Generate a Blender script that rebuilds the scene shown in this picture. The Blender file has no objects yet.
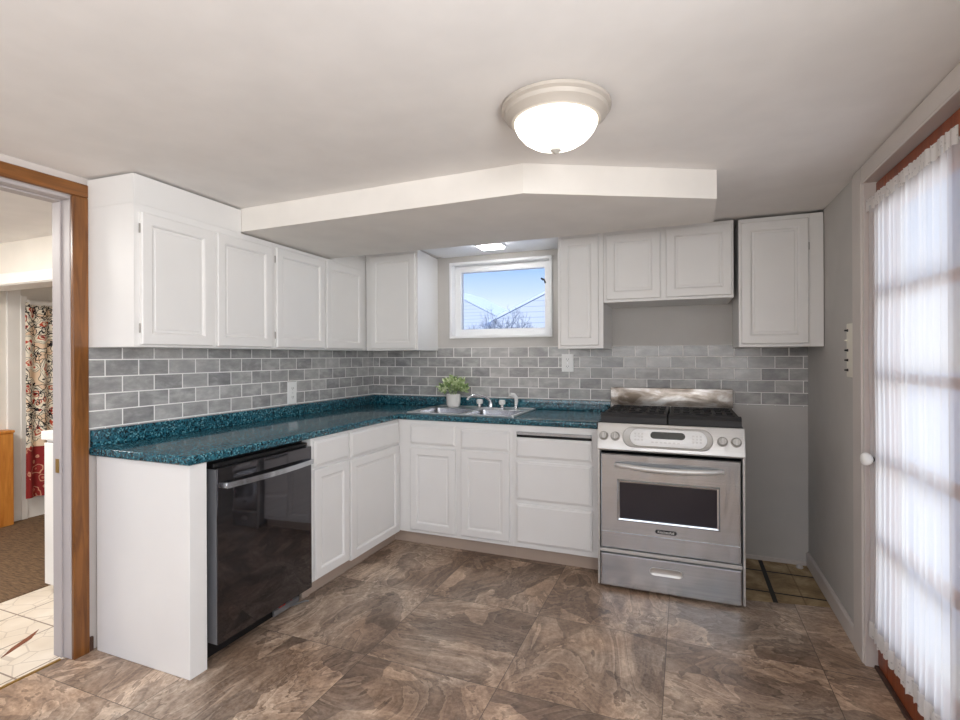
import bpy, bmesh, math, random
from mathutils import Vector, Matrix
random.seed(7)
S = bpy.context.scene
COL = S.collection
PI = math.pi

# ------------------------------------------------------------------ camera
cd = bpy.data.cameras.new('camera')
cam = bpy.data.objects.new('camera', cd); COL.objects.link(cam)
R_ = Vector((0.92771485, 0.37326757, -0.00405829)).normalized()
F_ = Vector((-0.37326983, 0.92772280, 0.00021516)).normalized()
U_ = R_.cross(F_).normalized()
M = Matrix.Identity(4)
for i in range(3):
    M[i][0] = R_[i]; M[i][1] = U_[i]; M[i][2] = -F_[i]
M.translation = (2.45052, -3.66245, 1.29883)
cam.matrix_world = M
cd.sensor_width = 36.0; cd.sensor_fit = 'HORIZONTAL'
cd.lens = 507.33 * 36 / 960
cd.shift_y = -3.88 / 960
cd.clip_start = 0.02; cd.clip_end = 200
S.camera = cam

# ------------------------------------------------------------------ colour management, world, daylight, fill lamps
S.view_settings.view_transform = 'Standard'
S.view_settings.look = 'None'
S.view_settings.exposure = 0.43
S.view_settings.gamma = 1.0
S.view_settings.use_curve_mapping = False
S.cycles.use_denoising = True
S.cycles.max_bounces = 10
S.cycles.diffuse_bounces = 6
S.cycles.transparent_max_bounces = 16

w = bpy.data.worlds.new('sky'); S.world = w; w.use_nodes = True
wt = w.node_tree; wt.nodes.clear()
wo = wt.nodes.new('ShaderNodeOutputWorld'); wb = wt.nodes.new('ShaderNodeBackground')
wc = wt.nodes.new('ShaderNodeTexCoord'); wsx = wt.nodes.new('ShaderNodeSeparateXYZ'); wr = wt.nodes.new('ShaderNodeValToRGB')
wt.links.new(wc.outputs['Generated'], wsx.inputs[0]); wt.links.new(wsx.outputs['Z'], wr.inputs[0])
cr = wr.color_ramp
cr.elements[0].position = 0.0; cr.elements[0].color = (0.93, 0.96, 1.0, 1)
cr.elements[1].position = 0.6; cr.elements[1].color = (0.25, 0.45, 0.9, 1)
for p_, c_ in ((0.06, (0.80, 0.87, 1.0)), (0.18, (0.29, 0.49, 0.90))):
    e = cr.elements.new(p_); e.color = (*c_, 1)
wt.links.new(wr.outputs[0], wb.inputs[0]); wb.inputs[1].default_value = 0.95
wt.links.new(wb.outputs[0], wo.inputs[0])

def area(name, loc, direction, sx, sy, power, col=(1, 1, 1)):
    l = bpy.data.lights.new(name, 'AREA'); l.shape = 'RECTANGLE'; l.size = sx; l.size_y = sy
    l.energy = power; l.color = col
    o = bpy.data.objects.new(name, l); COL.objects.link(o); o.location = loc
    o.rotation_euler = Vector(direction).to_track_quat('-Z', 'Y').to_euler()
    return o
# daylight through the glazed door, then three unseen fill lamps added to brighten both rooms
area('daylight_door', (3.85, -1.55, 1.15), (-1, 0, 0.12), 1.0, 2.0, 11, (1.0, 0.99, 0.97))
area('fill_lamp_rear', (1.55, -5.0, 1.55), (0, 1, 0.35), 2.5, 0.85, 15, (1.0, 0.985, 0.96))  # unseen fill lamp, added to brighten the kitchen from behind the camera
area('fill_lamp_side', (3.27, -3.85, 1.45), (-1, 0, 0.25), 1.3, 0.95, 48, (0.98, 0.985, 1.0))  # unseen fill lamp, added to light the left run from the right
area('fill_lamp_adjacent', (-1.35, -2.75, 2.06), (0, 0.15, -1), 0.6, 0.6, 34, (1.0, 0.96, 0.91))  # unseen fill lamp, added to brighten the adjacent room
sl = bpy.data.lights.new('sun', 'SUN'); sl.energy = 1.9; sl.angle = 0.05; sl.color = (1.0, 0.93, 0.84)
so_ = bpy.data.objects.new('sun', sl); COL.objects.link(so_)
so_.rotation_euler = Vector((-0.12, 0.62, -1.0)).to_track_quat('-Z', 'Y').to_euler()

# ------------------------------------------------------------------ helpers
def s2l(c):
    return tuple(((v / 255) / 12.92 if v / 255 <= 0.04045 else (((v / 255) + 0.055) / 1.055) ** 2.4) for v in c)

class NT:
    def __init__(s, name):
        s.m = bpy.data.materials.new(name); s.m.use_nodes = True
        s.t = s.m.node_tree; s.t.nodes.clear()
        s.out = s.n('ShaderNodeOutputMaterial')
    def n(s, typ, **kw):
        nd = s.t.nodes.new(typ)
        for k, v in kw.items():
            if isinstance(k, str) and hasattr(nd, k): setattr(nd, k, v)
        return nd
    def L(s, a, b): s.t.links.new(a, b)
    def val(s, sock, v):
        if hasattr(v, 'node'): s.L(v, sock)
        else:
            if isinstance(v, tuple) and len(v) == 3 and len(sock.default_value) == 4: v = (*v, 1)
            sock.default_value = v
    def bsdf(s, color=(.8, .8, .8), rough=.5, metal=0., **kw):
        b = s.n('ShaderNodeBsdfPrincipled')
        s.val(b.inputs['Base Color'], color); s.val(b.inputs['Roughness'], rough); s.val(b.inputs['Metallic'], metal)
        for k, v in kw.items(): s.val(b.inputs[k.replace('_', ' ')], v)
        s.L(b.outputs[0], s.out.inputs[0]); return b
    def obj(s): return s.n('ShaderNodeTexCoord').outputs['Object']
    def geo(s): return s.n('ShaderNodeNewGeometry').outputs['Position']
    def mapping(s, v, loc=(0, 0, 0), rot=(0, 0, 0), sc=(1, 1, 1)):
        m = s.n('ShaderNodeMapping'); s.L(v, m.inputs[0])
        m.inputs[1].default_value = loc; m.inputs[2].default_value = rot; m.inputs[3].default_value = sc
        return m.outputs[0]
    def noise(s, v, scale=5., detail=4., rough=.5, dist=0.):
        nd = s.n('ShaderNodeTexNoise'); s.L(v, nd.inputs['Vector'])
        nd.inputs['Scale'].default_value = scale; nd.inputs['Detail'].default_value = detail
        nd.inputs['Roughness'].default_value = rough; nd.inputs['Distortion'].default_value = dist
        return nd
    def ramp(s, f, stops, interp='LINEAR'):
        r = s.n('ShaderNodeValToRGB'); s.L(f, r.inputs[0]); r.color_ramp.interpolation = interp
        e = r.color_ramp.elements
        while len(e) < len(stops): e.new(.5)
        for i, (p, c) in enumerate(stops):
            e[i].position = p; e[i].color = (*c, 1) if len(c) == 3 else c
        return r.outputs[0]
    def math(s, op, a, b=0., c=0.):
        m = s.n('ShaderNodeMath'); m.operation = op
        for i, v in enumerate((a, b, c)): s.val(m.inputs[i], v)
        return m.outputs[0]
    def mix(s, f, a, b, mode='MIX'):
        m = s.n('ShaderNodeMix'); m.data_type = 'RGBA'; m.blend_type = mode
        s.val(m.inputs[0], f); s.val(m.inputs[6], a); s.val(m.inputs[7], b)
        return m.outputs[2]
    def bump(s, h, strength=.3, dist=.01):
        b = s.n('ShaderNodeBump'); s.L(h, b.inputs['Height'])
        b.inputs['Strength'].default_value = strength; b.inputs['Distance'].default_value = dist
        return b.outputs[0]

def plain(name, rgb, rough=.5, metal=0., var=.03, nscale=6., bumpy=0., bscale=80., **kw):
    t = NT(name); c = s2l(rgb); v = t.obj()
    n = t.noise(v, nscale, 3)
    col = t.ramp(n.outputs[0], [(.3, tuple(x * (1 - var) for x in c)), (.7, tuple(min(1, x * (1 + var)) for x in c))])
    if bumpy:
        kw['Normal'] = t.bump(t.noise(v, bscale, 2).outputs[0], bumpy, .003)
    t.bsdf(col, rough, metal, **kw)
    return t.m

MAT = {}
MAT['ceiling'] = plain('ceiling_paint', (232, 229, 226), .85, bumpy=.12, bscale=40)
MAT['soffit'] = plain('soffit_paint', (232, 228, 222), .8, bumpy=.08, bscale=40)
MAT['wall'] = plain('grey_wall_paint', (192, 189, 185), .7, bumpy=.25, bscale=160)
MAT['adjwall'] = plain('cream_wall_paint', (226, 220, 210), .8, bumpy=.1)
MAT['cab'] = plain('white_cabinet_paint', (229, 228, 226), .38, var=.012, bumpy=.03)
MAT['toe'] = plain('toe_kick_paint', (176, 158, 144), .6)
MAT['trim'] = plain('painted_trim', (205, 198, 193), .5)
MAT['whitetrim'] = plain('white_trim', (236, 233, 227), .45)
MAT['jamb'] = plain('jamb_paint', (176, 169, 168), .5)
MAT['vinyl'] = plain('white_vinyl', (238, 239, 240), .35)
MAT['dark'] = plain('black_plastic', (14, 14, 15), .5)
MAT['gap'] = plain('dark_gap', (22, 21, 21), .8)
MAT['chrome'] = plain('chrome', (225, 226, 228), .12, 1.)
MAT['whiteplastic'] = plain('white_plastic', (240, 240, 238), .3)
MAT['ivory'] = plain('ivory_plastic', (232, 227, 214), .4)
MAT['brass'] = plain('brass', (176, 142, 82), .35, 1.)
MAT['pewter'] = plain('brushed_nickel', (186, 182, 174), .35, .0)
MAT['ceramic'] = plain('white_ceramic', (238, 236, 232), .35, bumpy=.1, bscale=60)
MAT['iron'] = plain('cast_iron', (38, 37, 38), .55, 0, bumpy=.4, bscale=200)
MAT['red'] = plain('red_plastic', (170, 40, 35), .4)
MAT['hinge'] = plain('hinge_metal', (150, 146, 140), .4, .6)
MAT['snow'] = plain('snowy_roof', (224, 232, 244), .9)
MAT['orangewood'] = None

def steel(name, rgb, rough, axis='x', metal=1., aniso=.5, vary=.10, wave=.4):
    t = NT(name); v = t.obj(); c = s2l(rgb)
    sc = {'x': (1.5, 60, 160), 'z': (160, 60, 1.5)}[axis]
    n = t.noise(t.mapping(v, sc=sc), 1., 3)
    big = t.noise(t.mapping(v, sc=(3, 3, 1.2)), 1.6, 2, .5, .6)
    col = t.ramp(n.outputs[0], [(.3, tuple(x * .93 for x in c)), (.7, tuple(min(1, x * 1.05) for x in c))])
    rg = t.math('ADD', t.math('MULTIPLY', big.outputs[0], vary), rough - vary / 2)
    wv = t.noise(t.mapping(v, sc=(5, 2, 1.6)), 1.4, 1, .4, .8)
    t.bsdf(col, rg, metal, Anisotropic=aniso, Normal=t.bump(wv.outputs[0], wave, .02))
    return t.m
MAT['steel'] = steel('stainless_steel', (208, 212, 217), .24)
def stained():  # backguard steel, mottled at random from dark brown to pale grey
    t = NT('mottled_brown_steel'); v = t.obj()
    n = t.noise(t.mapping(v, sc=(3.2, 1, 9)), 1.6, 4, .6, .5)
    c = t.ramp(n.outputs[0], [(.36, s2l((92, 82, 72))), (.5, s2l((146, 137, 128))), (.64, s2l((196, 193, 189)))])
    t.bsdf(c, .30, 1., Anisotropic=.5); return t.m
MAT['mottledsteel'] = stained()
MAT['panelsteel'] = steel('satin_silver_panel', (214, 212, 208), .38, metal=.55)
MAT['sinksteel'] = steel('sink_steel', (160, 161, 164), .26)
MAT['sinkrim'] = steel('sink_rim_steel', (228, 230, 232), .36)
MAT['blacksteel'] = steel('black_stainless', (92, 90, 93), .055, metal=.9, aniso=0., vary=.02, wave=.03)
MAT['bezel'] = plain('bezel_grey', (176, 173, 168), .4, .3)
MAT['graymetal'] = plain('grey_metal_edge', (150, 152, 156), .35, .7)

def glass(name, refl=.08, tint=(1, 1, 1)):
    t = NT(name)
    tr = t.n('ShaderNodeBsdfTransparent'); tr.inputs[0].default_value = (*tint, 1)
    g = t.n('ShaderNodeBsdfGlossy'); g.inputs['Roughness'].default_value = .02
    fr = t.n('ShaderNodeFresnel'); fr.inputs[0].default_value = 1.4
    m = t.n('ShaderNodeMixShader'); t.L(t.math('MULTIPLY', fr.outputs[0], refl * 10), m.inputs[0])
    t.L(tr.outputs[0], m.inputs[1]); t.L(g.outputs[0], m.inputs[2]); t.L(m.outputs[0], t.out.inputs[0])
    return t.m
MAT['glass'] = glass('window_glass', .06)

def black_glass():
    t = NT('oven_window_glass'); t.bsdf(s2l((40, 37, 44)), .12, 0.); return t.m
MAT['ovenglass'] = black_glass()
def display():
    t = NT('display_glass'); t.bsdf(s2l((52, 52, 48)), .15); return t.m
MAT['display'] = display()

def wood(name, dark, light, rough=.4, sc=(14, 14, 1.1)):
    t = NT(name); v = t.mapping(t.obj(), sc=sc)
    n = t.noise(v, 2.2, 6, .6, 1.2)
    big = t.noise(t.obj(), 3., 2)
    c = t.ramp(n.outputs[0], [(.3, s2l(dark)), (.7, s2l(light))])
    c = t.mix(t.math('MULTIPLY', big.outputs[0], .35), c, s2l(dark))
    t.bsdf(c, rough, Normal=t.bump(n.outputs[0], .08, .004)); return t.m
MAT['casingwood'] = wood('brown_stained_wood', (90, 52, 20), (152, 98, 46), .32)
MAT['casingwoodh'] = wood('brown_stained_wood_head', (90, 52, 20), (152, 98, 46), .32, sc=(14, 1.1, 14))
MAT['doorwood'] = wood('red_brown_door_wood', (112, 46, 18), (158, 78, 38), .35)
MAT['doorwoodlow'] = MAT['doorwood']
MAT['orangewood'] = wood('honey_wood', (186, 112, 40), (222, 152, 70), .4)
MAT['darkbase'] = wood('dark_baseboard_wood', (58, 40, 32), (92, 66, 54), .5)

def tile_wall(name, axis, u0):
    t = NT(name); sx = t.n('ShaderNodeSeparateXYZ'); t.L(t.geo(), sx.inputs[0])
    cb = t.n('ShaderNodeCombineXYZ')
    t.L(t.math('SUBTRACT', sx.outputs[axis], u0), cb.inputs[0]); t.L(t.math('SUBTRACT', sx.outputs['Z'], .985), cb.inputs[1])
    b = t.n('ShaderNodeTexBrick'); t.L(cb.outputs[0], b.inputs['Vector'])
    b.offset = .5; b.offset_frequency = 2; b.squash = 1.0; b.squash_frequency = 2
    b.inputs['Scale'].default_value = 1.0; b.inputs['Mortar Size'].default_value = .0030
    b.inputs['Mortar Smooth'].default_value = .25; b.inputs['Bias'].default_value = 0.
    b.inputs['Brick Width'].default_value = .1535; b.inputs['Row Height'].default_value = .0764
    b.inputs['Color1'].default_value = (0, 0, 0, 1); b.inputs['Color2'].default_value = (1, 1, 1, 1)
    b.inputs['Mortar'].default_value = (.5, .5, .5, 1)
    bw = t.n('ShaderNodeRGBToBW'); t.L(b.outputs['Color'], bw.inputs[0])
    base = t.ramp(bw.outputs[0], [(0., s2l((134, 133, 134))), (.5, s2l((168, 167, 165))), (1., s2l((200, 198, 196)))])
    # cloudy glaze drifting along each tile
    off = t.n('ShaderNodeVectorMath'); off.operation = 'ADD'; t.L(t.geo(), off.inputs[0])
    sc = t.n('ShaderNodeVectorMath'); sc.operation = 'SCALE'; t.L(b.outputs['Color'], sc.inputs[0]); sc.inputs['Scale'].default_value = 9.
    t.L(sc.outputs[0], off.inputs[1])
    cl = t.noise(t.mapping(off.outputs[0], sc=(7, 7, 15)), 1.3, 6, .62, .25)
    base = t.mix(.5, base, t.ramp(cl.outputs[0], [(.34, s2l((130, 129, 130))), (.5, s2l((166, 165, 163))), (.66, s2l((212, 210, 208)))]))
    col = t.mix(b.outputs['Fac'], base, s2l((246, 244, 241)))
    rg = t.math('ADD', t.math('MULTIPLY', b.outputs['Fac'], .6), .18)
    h = t.math('ADD', t.math('MULTIPLY', t.math('SUBTRACT', 1., b.outputs['Fac']), 1.), t.math('MULTIPLY', t.noise(t.geo(), 26, 2).outputs[0], .55))
    t.bsdf(col, rg, Normal=t.bump(h, .5, .004)); return t.m
MAT['tile_back'] = tile_wall('grey_subway_tile_back', 'X', .755 - .0767 - .1535 * 4)
MAT['tile_left'] = tile_wall('grey_subway_tile_left', 'Y', -2.081 - .0767 - .1535 * 4)

def counter():
    t = NT('teal_speckled_laminate'); v = t.geo()
    a = t.n('ShaderNodeTexVoronoi'); t.L(v, a.inputs['Vector']); a.inputs['Scale'].default_value = 150.
    bw = t.n('ShaderNodeSeparateColor'); t.L(a.outputs['Color'], bw.inputs[0])
    col = t.ramp(bw.outputs[0], [(0., s2l((12, 24, 30))), (.30, s2l((30, 76, 92))), (.58, s2l((44, 104, 120))), (.88, s2l((100, 158, 168)))], 'CONSTANT')
    n = t.noise(v, 60, 3)
    col = t.mix(.25, col, t.ramp(n.outputs[0], [(.35, s2l((18, 46, 56))), (.65, s2l((44, 112, 130)))]))
    t.bsdf(col, .14, Specular_IOR_Level=.6); return t.m
MAT['counter'] = counter()

def slate():
    t = NT('brown_slate_vinyl'); p = t.geo()
    sx = t.n('ShaderNodeSeparateXYZ'); t.L(p, sx.inputs[0])
    gx = t.math('DIVIDE', t.math('SUBTRACT', sx.outputs[0], 1.766), .606)
    gy = t.math('DIVIDE', t.math('ADD', sx.outputs[1], 1.80), .606)
    ix = t.math('FLOOR', gx); iy = t.math('FLOOR', gy)
    fx = t.math('FRACT', gx); fy = t.math('FRACT', gy)
    ex = t.math('MINIMUM', fx, t.math('SUBTRACT', 1., fx)); ey = t.math('MINIMUM', fy, t.math('SUBTRACT', 1., fy))
    joint = t.math('LESS_THAN', t.math('MINIMUM', ex, ey), .0026)
    cb = t.n('ShaderNodeCombineXYZ'); t.L(ix, cb.inputs[0]); t.L(iy, cb.inputs[1])
    wn = t.n('ShaderNodeTexWhiteNoise'); wn.noise_dimensions = '2D'; t.L(cb.outputs[0], wn.inputs['Vector'])
    scl = t.n('ShaderNodeVectorMath'); scl.operation = 'SCALE'; t.L(wn.outputs['Color'], scl.inputs[0]); scl.inputs['Scale'].default_value = 20.
    add = t.n('ShaderNodeVectorMath'); add.operation = 'ADD'; t.L(p, add.inputs[0]); t.L(scl.outputs[0], add.inputs[1])
    rotv = t.n('ShaderNodeVectorRotate'); rotv.rotation_type = 'Z_AXIS'; t.L(add.outputs[0], rotv.inputs[0])
    t.L(t.math('MULTIPLY', t.math('ROUND', t.math('MULTIPLY', wn.outputs['Value'], 4.)), PI / 2), rotv.inputs['Angle'])
    v = rotv.outputs[0]
    # cleft layers: hard steps in a warped height field
    n1 = t.noise(t.mapping(v, sc=(1.0, 1.6, 1)), 1.7, 9, .56, 1.2)
    A1, B1, C1, D1 = s2l((88, 70, 57)), s2l((134, 114, 98)), s2l((172, 154, 138)), s2l((206, 190, 174))
    steps = t.ramp(n1.outputs[0], [(.36, A1), (.43, C1), (.436, B1), (.475, D1), (.481, A1), (.525, C1), (.531, B1), (.57, D1), (.576, A1), (.64, C1)])
    n2 = t.noise(t.mapping(v, rot=(0, 0, .5), sc=(1.6, 4, 1)), 1.5, 10, .70, 2.0)
    streak = t.ramp(n2.outputs[0], [(.36, s2l((88, 70, 58))), (.46, s2l((146, 127, 111))), (.54, s2l((172, 154, 138))), (.64, s2l((226, 212, 197)))])
    c = t.mix(.42, steps, streak)
    n3 = t.noise(v, 60, 5, .7)
    c = t.mix(.17, c, t.ramp(n3.outputs[0], [(.38, s2l((66, 54, 46))), (.62, s2l((222, 214, 206)))]))
    vd = t.noise(v, 3.5, 3, .6)
    mv = t.n('ShaderNodeMix'); mv.data_type = 'VECTOR'; mv.inputs[0].default_value = .16
    t.L(v, mv.inputs[4]); t.L(vd.outputs['Color'], mv.inputs[5])
    pv = t.n('ShaderNodeTexVoronoi'); t.L(t.mapping(mv.outputs[1], sc=(1, 1.5, 1)), pv.inputs['Vector']); pv.inputs['Scale'].default_value = 4.2
    pc = t.n('ShaderNodeSeparateColor'); t.L(pv.outputs['Color'], pc.inputs[0])
    plate = t.ramp(pc.outputs[0], [(0., s2l((166, 160, 156))), (.2, s2l((196, 190, 184))), (.42, s2l((226, 222, 217))), (.7, s2l((250, 247, 242)))], 'CONSTANT')
    c = t.mix(.8, c, plate, 'MULTIPLY')
    c = t.mix(1., c, (1.36, 1.35, 1.33), 'MULTIPLY')
    # warm rust patches
    n4 = t.noise(p, 1.3, 3, .5, .4)
    c = t.mix(t.ramp(n4.outputs[0], [(.40, (0, 0, 0)), (.60, (.75, .75, .75))]), c, t.mix(.7, c, s2l((204, 168, 130)), 'MULTIPLY'))
    c = t.mix(t.math('MULTIPLY', joint, .75), c, s2l((58, 50, 44)))
    h = t.math('ADD', t.math('MULTIPLY', n2.outputs[0], .6), t.math('MULTIPLY', n1.outputs[0], .8))
    t.bsdf(c, t.ramp(n3.outputs[0], [(.3, (.30,) * 3), (.7, (.44,) * 3)]), Specular_IOR_Level=.55, Normal=t.bump(h, .35, .006)); return t.m
MAT['slate'] = slate()

def old_tile():
    t = NT('old_stone_floor'); p = t.geo(); sx = t.n('ShaderNodeSeparateXYZ'); t.L(p, sx.inputs[0])
    def line(o, c, hw): return t.math('LESS_THAN', t.math('ABSOLUTE', t.math('SUBTRACT', o, c)), hw)
    n = t.noise(p, 7, 6, .65, .6)
    c = t.ramp(n.outputs[0], [(.3, s2l((96, 78, 54))), (.5, s2l((158, 134, 98))), (.7, s2l((196, 174, 136)))])
    m = t.math('MAXIMUM', line(sx.outputs[0], 2.893, .012), t.math('MAXIMUM', line(sx.outputs[1], -.184, .008), line(sx.outputs[1], -.483, .008)))
    c = t.mix(t.math('MULTIPLY', line(sx.outputs[0], 3.036, .004), .6), c, s2l((112, 88, 58)))
    c = t.mix(m, c, s2l((18, 15, 13)))
    t.bsdf(c, .55); return t.m
MAT['oldtile'] = old_tile()

def cream_tile():
    t = NT('cream_vinyl_tile'); p = t.geo()
    b = t.n('ShaderNodeTexBrick'); t.L(t.mapping(p, loc=(.08, .02, 0)), b.inputs['Vector']); b.offset = 0.
    b.inputs['Scale'].default_value = 1.; b.inputs['Brick Width'].default_value = .305; b.inputs['Row Height'].default_value = .305
    b.inputs['Mortar Size'].default_value = .004; b.inputs['Mortar Smooth'].default_value = .3
    vo = t.n('ShaderNodeTexVoronoi'); vo.feature = 'DISTANCE_TO_EDGE'; t.L(p, vo.inputs['Vector']); vo.inputs['Scale'].default_value = 9.
    vein = t.math('LESS_THAN', vo.outputs[0], .022)
    n = t.noise(p, 5, 3)
    c = t.ramp(n.outputs[0], [(.3, s2l((214, 200, 180))), (.7, s2l((236, 226, 210)))])
    c = t.mix(t.math('MULTIPLY', vein, .35), c, s2l((150, 132, 116)))
    c = t.mix(b.outputs['Fac'], c, s2l((142, 124, 108)))
    t.bsdf(c, .4); return t.m
MAT['creamtile'] = cream_tile()

def carpet():
    t = NT('brown_carpet'); p = t.geo()
    n = t.noise(t.mapping(p, rot=(0, 0, .35), sc=(7, 45, 1)), 2., 6, .7)
    c = t.ramp(n.outputs[0], [(.3, s2l((62, 44, 28))), (.7, s2l((134, 106, 76)))])
    t.bsdf(c, .95, Normal=t.bump(n.outputs[0], .4, .01)); return t.m
MAT['carpet'] = carpet()

def floral():
    t = NT('floral_print_cloth'); v = t.mapping(t.obj(), sc=(1, 1, 1))
    wv = t.noise(v, 9, 2, .5)
    mv = t.n('ShaderNodeMix'); mv.data_type = 'VECTOR'; mv.inputs[0].default_value = .10
    t.L(v, mv.inputs[4]); t.L(wv.outputs['Color'], mv.inputs[5])
    a = t.n('ShaderNodeTexVoronoi'); t.L(mv.outputs[1], a.inputs['Vector']); a.inputs['Scale'].default_value = 13.
    rings = t.ramp(a.outputs['Distance'], [(0., s2l((150, 40, 30))), (.16, s2l((222, 206, 180))), (.24, s2l((190, 74, 48))), (.32, s2l((238, 228, 208))), (.49, s2l((40, 34, 34))), (.53, s2l((238, 228, 208))), (.66, s2l((60, 50, 46))), (.70, s2l((232, 206, 176)))], 'CONSTANT')
    b = t.n('ShaderNodeTexVoronoi'); t.L(mv.outputs[1], b.inputs['Vector']); b.inputs['Scale'].default_value = 24.; b.feature = 'DISTANCE_TO_EDGE'
    vines = t.math('LESS_THAN', b.outputs[0], .05)
    n = t.noise(v, 5, 2)
    c = t.mix(t.math('MULTIPLY', vines, t.math('GREATER_THAN', n.outputs[0], .47)), rings, s2l((30, 26, 28)))
    # woven red border band near the hem
    sx = t.n('ShaderNodeSeparateXYZ'); t.L(t.geo(), sx.inputs[0])
    band = t.math('LESS_THAN', sx.outputs[2], .58)
    c2 = t.ramp(a.outputs['Distance'], [(0., s2l((196, 120, 96))), (.2, s2l((150, 44, 40))), (.38, s2l((206, 150, 122))), (.46, s2l((142, 38, 36)))], 'CONSTANT')
    c = t.mix(band, c, c2)
    t.bsdf(c, .9); return t.m
MAT['floral'] = floral()

def sheer(name, transp, col):
    t = NT(name)
    tl = t.n('ShaderNodeBsdfTranslucent'); tl.inputs[0].default_value = (*col, 1)
    df = t.n('ShaderNodeBsdfDiffuse'); df.inputs[0].default_value = (*col, 1)
    tr = t.n('ShaderNodeBsdfTransparent')
    m1 = t.n('ShaderNodeMixShader'); m1.inputs[0].default_value = .5
    t.L(tl.outputs[0], m1.inputs[1]); t.L(df.outputs[0], m1.inputs[2])
    m2 = t.n('ShaderNodeMixShader'); m2.inputs[0].default_value = transp
    t.L(m1.outputs[0], m2.inputs[1]); t.L(tr.outputs[0], m2.inputs[2]); t.L(m2.outputs[0], t.out.inputs[0])
    return t.m
MAT['sheer'] = sheer('sheer_white_voile', .27, (.90, .91, .92))
def lace():
    t = NT('white_lace'); v = t.obj()
    a = t.n('ShaderNodeTexVoronoi'); t.L(v, a.inputs['Vector']); a.inputs['Scale'].default_value = 60.
    hole = t.math('LESS_THAN', a.outputs['Distance'], .22)
    tl = t.n('ShaderNodeBsdfTranslucent'); tl.inputs[0].default_value = (.85, .84, .82, 1)
    df = t.n('ShaderNodeBsdfDiffuse'); df.inputs[0].default_value = (.85, .84, .82, 1)
    tr = t.n('ShaderNodeBsdfTransparent')
    m1 = t.n('ShaderNodeMixShader'); m1.inputs[0].default_value = .65
    t.L(tl.outputs[0], m1.inputs[1]); t.L(df.outputs[0], m1.inputs[2])
    m2 = t.n('ShaderNodeMixShader'); t.L(t.math('MULTIPLY', hole, .22), m2.inputs[0])
    t.L(m1.outputs[0], m2.inputs[1]); t.L(tr.outputs[0], m2.inputs[2]); t.L(m2.outputs[0], t.out.inputs[0])
    return t.m
MAT['lace'] = lace()

def emit(name, col, st):
    t = NT(name); e = t.n('ShaderNodeEmission'); e.inputs[0].default_value = (*col, 1); e.inputs[1].default_value = st
    t.L(e.outputs[0], t.out.inputs[0]); return t.m
MAT['dome'] = emit('lit_frosted_glass', (1., .92, .80), 3.6)
MAT['alcove'] = emit('lit_diffuser', (1., .98, .95), 30.)

def leafmat():
    t = NT('green_leaves'); n = t.noise(t.obj(), 28, 2)
    c = t.ramp(n.outputs[0], [(.35, s2l((104, 134, 80))), (.5, s2l((168, 190, 126))), (.62, s2l((228, 236, 200)))])
    t.bsdf(c, .5); return t.m
MAT['leaf'] = leafmat()
def bark():
    t = NT('frosted_bark'); n = t.noise(t.obj(), 9, 3)
    t.bsdf(t.ramp(n.outputs[0], [(.35, s2l((74, 80, 90))), (.65, s2l((150, 160, 174)))]), .9); return t.m
MAT['bark'] = bark()
def siding():
    t = NT('pale_siding'); sx = t.n('ShaderNodeSeparateXYZ'); t.L(t.geo(), sx.inputs[0])
    f = t.math('FRACT', t.math('DIVIDE', sx.outputs[2], .13))
    c = t.mix(t.math('LESS_THAN', f, .14), s2l((214, 218, 222)), s2l((188, 195, 204)))
    t.bsdf(c, .8); return t.m
MAT['siding'] = siding()

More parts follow.
